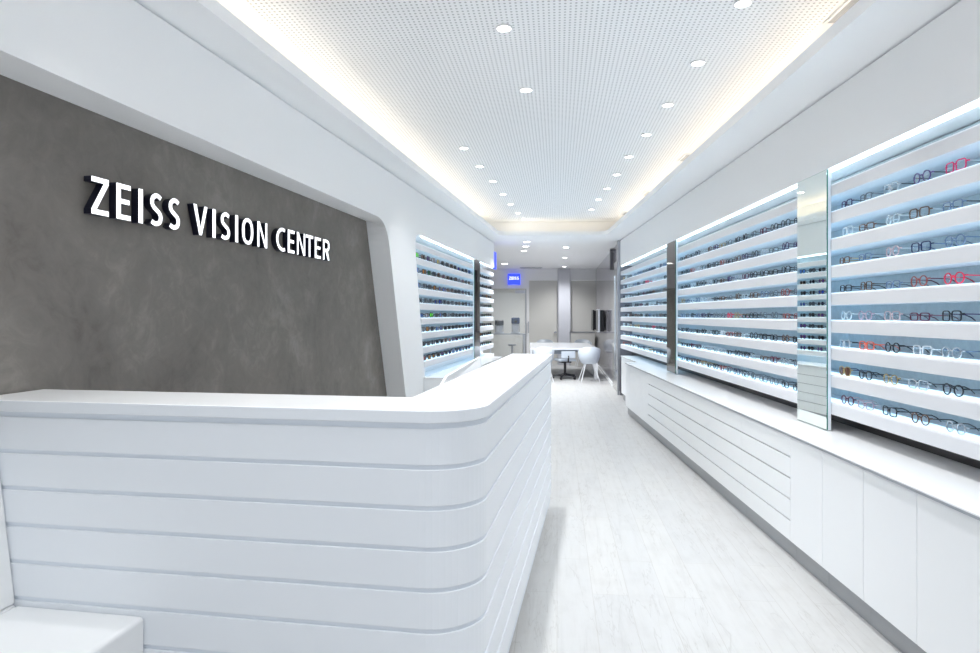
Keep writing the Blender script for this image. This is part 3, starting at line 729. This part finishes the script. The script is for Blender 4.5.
# ------------------------------------------------------------------ rear room
YB = 19.9
m = MB(); a0 = PL(SE, -0.25, 0); m.add([(a0[0]-0.35, SE*uL.y-0.1, 0), (-0.75, 22.4, 0), (-0.75, 22.4, 2.9), (a0[0]-0.35, SE*uL.y-0.1, 2.9)], [(0,1,2,3)])
struct(m.build('wall_rear_left', REARDARK))
struct(MB().box(-0.8, 3.6, 22.3, 22.4, 0, 2.899).build('wall_rear', BEIGE))
xp = lambda px, Y=YB: (px-490)/F*Y
zp = lambda py, Y=YB: H-(py-YH)/F*Y
# back wall pieces: header over the glass room, white frame round the beige door, column
m = MB()
m.box(-0.7, xp(526.5), YB, YB+0.1, zp(288.5), 2.899)
m.box(xp(526.5), xp(529), YB, YB+0.1, 0, 2.899)
m.box(xp(529), xp(557.5), YB, YB+0.1, zp(280.5), 2.899)
m.box(xp(569), xp(571), YB, YB+0.1, 0, 2.899)
m.box(xp(571), 3.6, YB, YB+0.1, zp(280.5), 2.899)
struct(m.build('wall_back', WHITE))
dr = struct(MB().box(xp(529)+0.01, xp(557.5)-0.01, YB+0.02, YB+0.06, 0.01, zp(280.5)-0.01).build('door_1', BEIGE))
MB().box(xp(554), xp(556.4), YB-0.05, YB-0.03, zp(333), zp(331.4)).box(xp(554), xp(554)+0.02, YB-0.03, YB+0.02, zp(333), zp(331.4)).build('handle', CHROME, dr)
d2 = struct(MB().box(xp(571)+0.01, 3.59, YB+0.02, YB+0.06, 0.01, zp(280.5)-0.01).build('door_2', BEIGE))
struct(MB().box(xp(557.5), xp(569), YB-0.3, YB+0.1, 0, 2.899).build('column', LAVENDER))
# glazed instrument room at the left
g = thing('glass_partition', 'clear glass partition with steel post in front of the instrument room', 'glass partition', (xp(510), YB+0.04, 0))
gx = xp(510)
MB().box(-0.7-gx, xp(525)-gx, -0.006, 0.006, 0.03, zp(289.5)).build('pane', PANE, g)
MB().box(xp(525.2)-gx, xp(526.5)-gx, -0.03, 0.03, 0, zp(289)).build('post', STEEL, g)
MB().box(xp(515)-gx, xp(525)-gx, -0.05, 0.02, zp(293.6)+0.005, zp(290.4)).build('closer', DEVW, g)
MB().box(xp(528)-gx+0.0, xp(528.9)-gx, -0.10, -0.075, zp(333), zp(321.5)).build('handle', STEEL, g)
dk = thing('instrument_desk', 'narrow grey-edged desk carrying two eye testing instruments behind glass', 'desk', (0.62, 20.75, 0))
MB().box(-0.65, 0.50, -0.3, 0.3, 0.885, 0.915).build('desktop', STEEL, dk, bevel=0.004)
MB().box(-0.63, -0.58, -0.28, 0.28, 0, 0.8845).build('leg_panel', DEVW, dk)
MB().box(0.43, 0.48, -0.28, 0.28, 0, 0.8845).build('leg_panel', DEVW, dk)
def device(px0, px1, ptop, label, headmat):
    Y = 20.7; xc = (xp(px0, Y)+xp(px1, Y))/2; w = xp(px1, Y)-xp(px0, Y); h = zp(ptop, Y)-0.916
    t = thing('eye_instrument', label, 'instrument', (xc, Y, 0.9155))
    MB().box(-w*0.5, w*0.5, -0.16, 0.16, 0, 0.05).build('base', DEVW, t, bevel=0.01)
    MB().hexa([(-w*.3,-.09,.051),(w*.3,-.09,.051),(w*.3,.1,.051),(-w*.3,.1,.051),(-w*.38,-.1,h*.6),(w*.38,-.1,h*.6),(w*.38,.12,h*.6),(-w*.38,.12,h*.6)]).build('body', DEVW, t, bevel=0.015)
    MB().box(-w*0.46, w*0.46, -0.15, 0.13, h*0.605, h).build('head', headmat, t, bevel=0.03, seg=3)
    MB().lathe([(0.045, 0), (0.045, 0.03), (0.03, 0.035)], 14).build('eyepiece', BLACK, t, loc=(0, -0.19, h*0.75)).rotation_euler = (math.pi/2, 0, 0)
    for sx in (-1, 1): MB().tube([(sx*w*.4, -.12, .051), (sx*w*.4, -.14, h*.62)], 0.012, 6).build('headrest_bar', STEEL, t)
device(494.5, 504, 320, 'eye testing instrument with a black head on the instrument desk', BLACK)
device(511, 520, 317.5, 'eye testing instrument with a blue screen on the instrument desk', DEVB)
st = thing('stool', 'small round grey-topped stool in front of the instrument desk', 'stool', (xp(512.2, 20.2), 20.2, 0))
MB().lathe([(0.10, 0.545), (0.13, 0.56), (0.13, 0.595), (0.11, 0.60)], 20).build('seat', STEEL, st)
MB().tube([(0, 0, 0.06), (0, 0, 0.544)], 0.03, 10).build('post', STEEL, st)
MB().lathe([(0.22, 0), (0.22, 0.02), (0.05, 0.059)], 20).build('base', STEEL, st)
# blue light-box signs
def lightbox(name, label, cat, loc, rot, w, h, dep, text=True):
    t = thing(name, label, cat, loc, rot)
    pts = [(-w/2, h), (-w/2, 0.0)] + [(-w/2+w*i/10, 0.035*h*4*(i/10)*(1-i/10)+0.0) for i in range(1, 10)] + [(w/2, 0.0), (w/2, h)]
    m = MB(); n = len(pts)
    m.add([(x, 0, z) for x, z in pts]+[(x, dep, z) for x, z in pts], [tuple(range(n)), tuple(reversed(range(n, 2*n)))]+[(i, (i+1) % n, n+(i+1) % n, n+i) for i in range(n)])
    m.build('box', BLUEBOX, t, tri=True)
    if text:
        x = -w*0.40; sc = h*0.27
        for ch, cw in (('Z',.60),('E',.52),('I',.22),('S',.58),('S',.58)):
            g_ = MB(); ww = cw*sc*1.12; glyph(g_, ch, ww, sc, 0.008, ww if ch == 'I' else sc*0.2, sc*0.19)
            o = g_.build('letter', [BLUELET, BLUELET], t, fix=False); o.location = (x, -0.009, h*0.47)
            x += ww + sc*0.11
lightbox('lightbox_sign', 'square blue illuminated sign with white letters on the rear wall', 'sign', (xp(514, YB), YB-0.085, zp(285)), 0, 0.375, 0.335, 0.08)
e0 = PL(SE+0.004, -0.035, 2.40)
lightbox('lightbox_sign', 'blue illuminated blade sign seen edge-on at the end of the sunglass wall', 'sign', (e0[0]+0.052, e0[1]+0.19, 2.40), aL, 0.36, 0.335, 0.035, False)
# ceiling slot diffuser near the back wall
sd = thing('ceiling_vent', 'long dark linear slot vent in the rear ceiling before the back wall', 'vent', (xp(531, 19.3), 19.3, 2.888))
MB().box(-0.33, 0.33, -0.09, 0.09, 0.0, 0.011).build('frame', STEEL, sd)
MB().box(-0.30, 0.30, -0.06, 0.06, -0.003, 0.0).build('slot', DGREY, sd)

# grey glass wall on the right of the rear room
G0 = Vector((2.435, 12.22, 0)); ug = Vector((0.1026, 1, 0)).normalized(); ag = math.atan2(ug.y, ug.x)
def PG(s, d, z): p = G0 + ug*s + Vector((-ug.y, ug.x, 0))*d; return (p.x, p.y, z)
m = MB()
m.add([PG(0, 0, 0), PG(7.75, 0, 0), PG(7.75, 0, 2.899), PG(0, 0, 2.899)], [(0,1,2,3)])
m.add([PG(0, 0, 0), PG(0, -0.6, 0), PG(0, -0.6, 2.899), PG(0, 0, 2.899)], [(0,1,2,3)])
struct(m.build('wall_rear_right', GLASSWALL))
dg = thing('glass_door', 'grey glass sliding door with tall chrome pull on the rear glass wall', 'door', PG(0.75, 0, 0), ag)
MB().box(-0.72, 0.70, 0.004, 0.022, 0.01, 2.55).build('leaf', mat('grey_green_glass', (0.33, 0.34, 0.32), 0.08, spec=0.7), dg)
MB().box(-0.745, -0.60, 0.003, 0.045, 0.0, 2.895).build('post', STEEL, dg)
MB().box(-0.52, -0.46, 0.05, 0.085, 0.25, 2.25).box(-0.50, -0.48, 0.022, 0.05, 0.4, 0.45).box(-0.50, -0.48, 0.022, 0.05, 2.0, 2.05).build('pull_handle', CHROME, dg)
MB().box(0.75, 0.95, 0.004, 0.06, 2.45, 2.88).build('closer', DGREY, dg)
struct(MB().hexa([PG(0.0,0.002,0),PG(7.7,0.002,0),PG(7.7,0.014,0),PG(0.0,0.014,0),PG(0.0,0.002,0.07),PG(7.7,0.002,0.07),PG(7.7,0.014,0.07),PG(0.0,0.014,0.07)]).build('baseboard_right', WHITE))
for s0, d0, lab in ((4.0, 0.03, 'wall-mounted television on the rear glass wall, nearer of the two'), (5.9, 0.05, 'wall-mounted television on the rear glass wall, farther of the two')):
    tv = thing('television', lab, 'television', PG(s0, 0, 1.08), ag)
    MB().box(-0.1, 0.1, 0.002, d0, 0.15, 0.40).build('wall_bracket', DGREY, tv)
    MB().box(-0.40, 0.40, d0+0.0005, d0+0.11, 0.02, 0.54).build('case', BLACK, tv, bevel=0.02)
    MB().box(-0.44, 0.44, d0+0.111, d0+0.155, 0.0, 0.56).build('bezel', DEVW if s0 < 5 else BLACK, tv, bevel=0.006)
    MB().box(-0.42, 0.42, d0+0.1555, d0+0.158, 0.02, 0.54).build('screen', BLACK, tv)

# conference table
tb = thing('conference_table', 'white conference table with panel legs in the rear room', 'table', (1.82, 16.75, 0), -math.atan(0.1026)*0.6)
MB().box(-0.80, 0.80, -1.55, 1.55, 0.685, 0.725).build('tabletop', TABLEW, tb, bevel=0.004)
for y in (-1.50, 1.50): MB().box(0.70, 0.78, y-0.04, y+0.04, 0, 0.6845).build('leg', TABLEW, tb)
for y in (-1.50, 1.50): MB().box(-0.79, -0.75, y-0.04, y+0.04, 0, 0.6845).build('leg', TABLEW, tb)
MB().box(0.74, 0.775, -1.45, 1.45, 0.02, 0.684).build('side_panel', TABLEW, tb)
m = MB(); m.hexa([(-0.30,-1.42,0.585),(0.25,-1.42,0.585),(0.25,1.3,0.585),(-0.30,1.3,0.585),(-0.38,-1.42,0.684),(0.33,-1.42,0.684),(0.33,1.3,0.684),(-0.38,1.3,0.684)]); m.build('cable_tray', CHAIRG, tb)

def tub_chair(x, y, rot, shell, label, legs=True):
    t = thing('tub_chair', label, 'chair', (x, y, 0), rot, 'tub chairs round the conference table')
    # wrap-around shell: open towards +y (front), back towards -y
    m = MB(); n = 17; prof = [(0.145, 0.40), (0.20, 0.44), (0.235, 0.56), (0.255, 0.79)]
    ths = [math.radians(-200 + 220*i/(n-1)) for i in range(n)]
    outer_, inner_ = [], []
    for j, (rr, z) in enumerate(prof):
        for i, a in enumerate(ths):
            f = math.sin(math.pi*i/(n-1)); zz = z if j < 2 else z - (z-0.50)*0.62*(1-f)**1.2
            outer_.append((rr*math.cos(a), rr*math.sin(a)*0.95, zz)); inner_.append(((rr-0.016)*math.cos(a), (rr-0.016)*math.sin(a)*0.95, zz))
    o = len(prof)*n; f = []
    for j in range(len(prof)-1):
        for i in range(n-1):
            p = j*n+i; f += [(p, p+1, p+n+1, p+n), (o+p, o+p+n, o+p+n+1, o+p+1)]
    for i in range(n-1):
        p = (len(prof)-1)*n+i; f += [(p, p+1, o+p+1, o+p)]; f += [(i, o+i, o+i+1, i+1)]
    for j in range(len(prof)-1):
        p = j*n; f.append((p, p+n, o+p+n, o+p)); p = j*n+n-1; f.append((p, o+p, o+p+n, p+n))
    m.add(outer_+inner_, f); m.build('shell', shell, t, smooth=True)
    MB().lathe([(0.13, 0.405), (0.19, 0.43), (0.19, 0.455), (0.15, 0.47)], 20).build('seat', shell, t, smooth=False)
    for sx in (-1, 1):
        for sy in (-1, 1): MB().tube([(sx*0.09, sy*0.09, 0.405), (sx*0.21, sy*0.21, 0.0)], [0.014, 0.009], 8).build('leg', TABLEW, t)
    return t
tub_chair(2.24, 14.75, 0.0, CHAIRW, 'white tub chair with splayed legs at the near right corner of the table')
tub_chair(1.20, 14.75, 0.05, CHAIRW, 'white tub chair at the near left corner of the table behind the counter')
tub_chair(1.60, 18.95, math.pi, CHAIRG, 'grey tub chair at the far end of the table before the beige door')
tub_chair(2.70, 18.95, math.pi, CHAIRG, 'grey tub chair at the far right corner of the table')
oc = thing('office_chair', 'swivel office chair with black five-star base under the near table end', 'chair', (1.76, 15.33, 0), 0.2)
MB().tube([(0, 0, 0.09), (0, 0, 0.40)], 0.03, 10).build('gas_post', BLACK, oc)
base = MB().lathe([(0.05, 0.075), (0.05, 0.13), (0.035, 0.14)], 12).build('star_base', BLACK, oc)
for i in range(5):
    a = 2*math.pi*i/5 + 0.3; c, s = math.cos(a), math.sin(a)
    MB().tube([(0.04*c, 0.04*s, 0.105), (0.28*c, 0.28*s, 0.075)], [0.026, 0.017], 8).build('arm', BLACK, base)
    w = MB().lathe([(0.027, -0.02), (0.030, -0.015), (0.030, 0.015), (0.027, 0.02)], 12).build('caster', BLACK, base); w.location = (0.28*c, 0.28*s, 0.031); w.rotation_euler = (math.pi/2, 0, a)
MB().box(-0.12, 0.12, -0.12, 0.12, 0.385, 0.42).build('tilt_mechanism', BLACK, oc)
MB().box(-0.21, 0.21, -0.20, 0.22, 0.421, 0.475).build('seat', CHAIRW, oc, bevel=0.02, seg=3)
MB().tube([(0, -0.12, 0.40), (0, -0.25, 0.42), (0, -0.26, 0.56)], 0.018, 8).build('back_bar', BLACK, oc)
MB().box(-0.17, 0.17, -0.265, -0.235, 0.50, 0.66).build('backrest', CHAIRW, oc, bevel=0.012, seg=3)

# low beige cabinet by the right rear door
lc = thing('low_cabinet', 'low beige cabinet with dark steel top frame in front of the beige panel', 'cabinet', (xp(582, 19.6), 19.62, 0))
w = (xp(594, 19.6)-xp(570, 19.6))/2
MB().box(-w, w, -0.18, 0.2, 0.0, 0.97).build('body', BEIGE, lc)
MB().box(-w-0.005, w+0.005, -0.19, 0.2, 0.9705, 1.0).build('top_frame', STEEL, lc)
MB().box(-w-0.03, -w-0.006, -0.19, -0.15, 0.0, 1.0).build('post', STEEL, lc)

# ------------------------------------------------------------------ light from outside (open shopfront behind the viewer)
wd = bpy.data.worlds.new('world'); S.world = wd; wd.use_nodes = True
bg = wd.node_tree.nodes['Background']; bg.inputs[0].default_value = (0.84, 0.91, 1.0, 1); bg.inputs[1].default_value = 0.5

# ------------------------------------------------------------------ camera
cam = bpy.data.cameras.new('camera'); co = bpy.data.objects.new('camera', cam); COL.objects.link(co)
co.location = (0, 0, H); co.rotation_euler = (math.pi/2, 0, 0)
cam.sensor_width = 36; cam.sensor_fit = 'HORIZONTAL'; cam.lens = 36*F/980; cam.shift_x = 0; cam.shift_y = -(326.5-YH)/980; cam.clip_start = 0.02; cam.clip_end = 100
S.camera = co
S.view_settings.view_transform = 'Standard'; S.view_settings.look = 'None'; S.view_settings.gamma = 1; S.view_settings.use_curve_mapping = False
S.cycles.max_bounces = 16; S.cycles.diffuse_bounces = 10; S.cycles.glossy_bounces = 6; S.cycles.transparent_max_bounces = 24
S.view_settings.exposure = 1.18
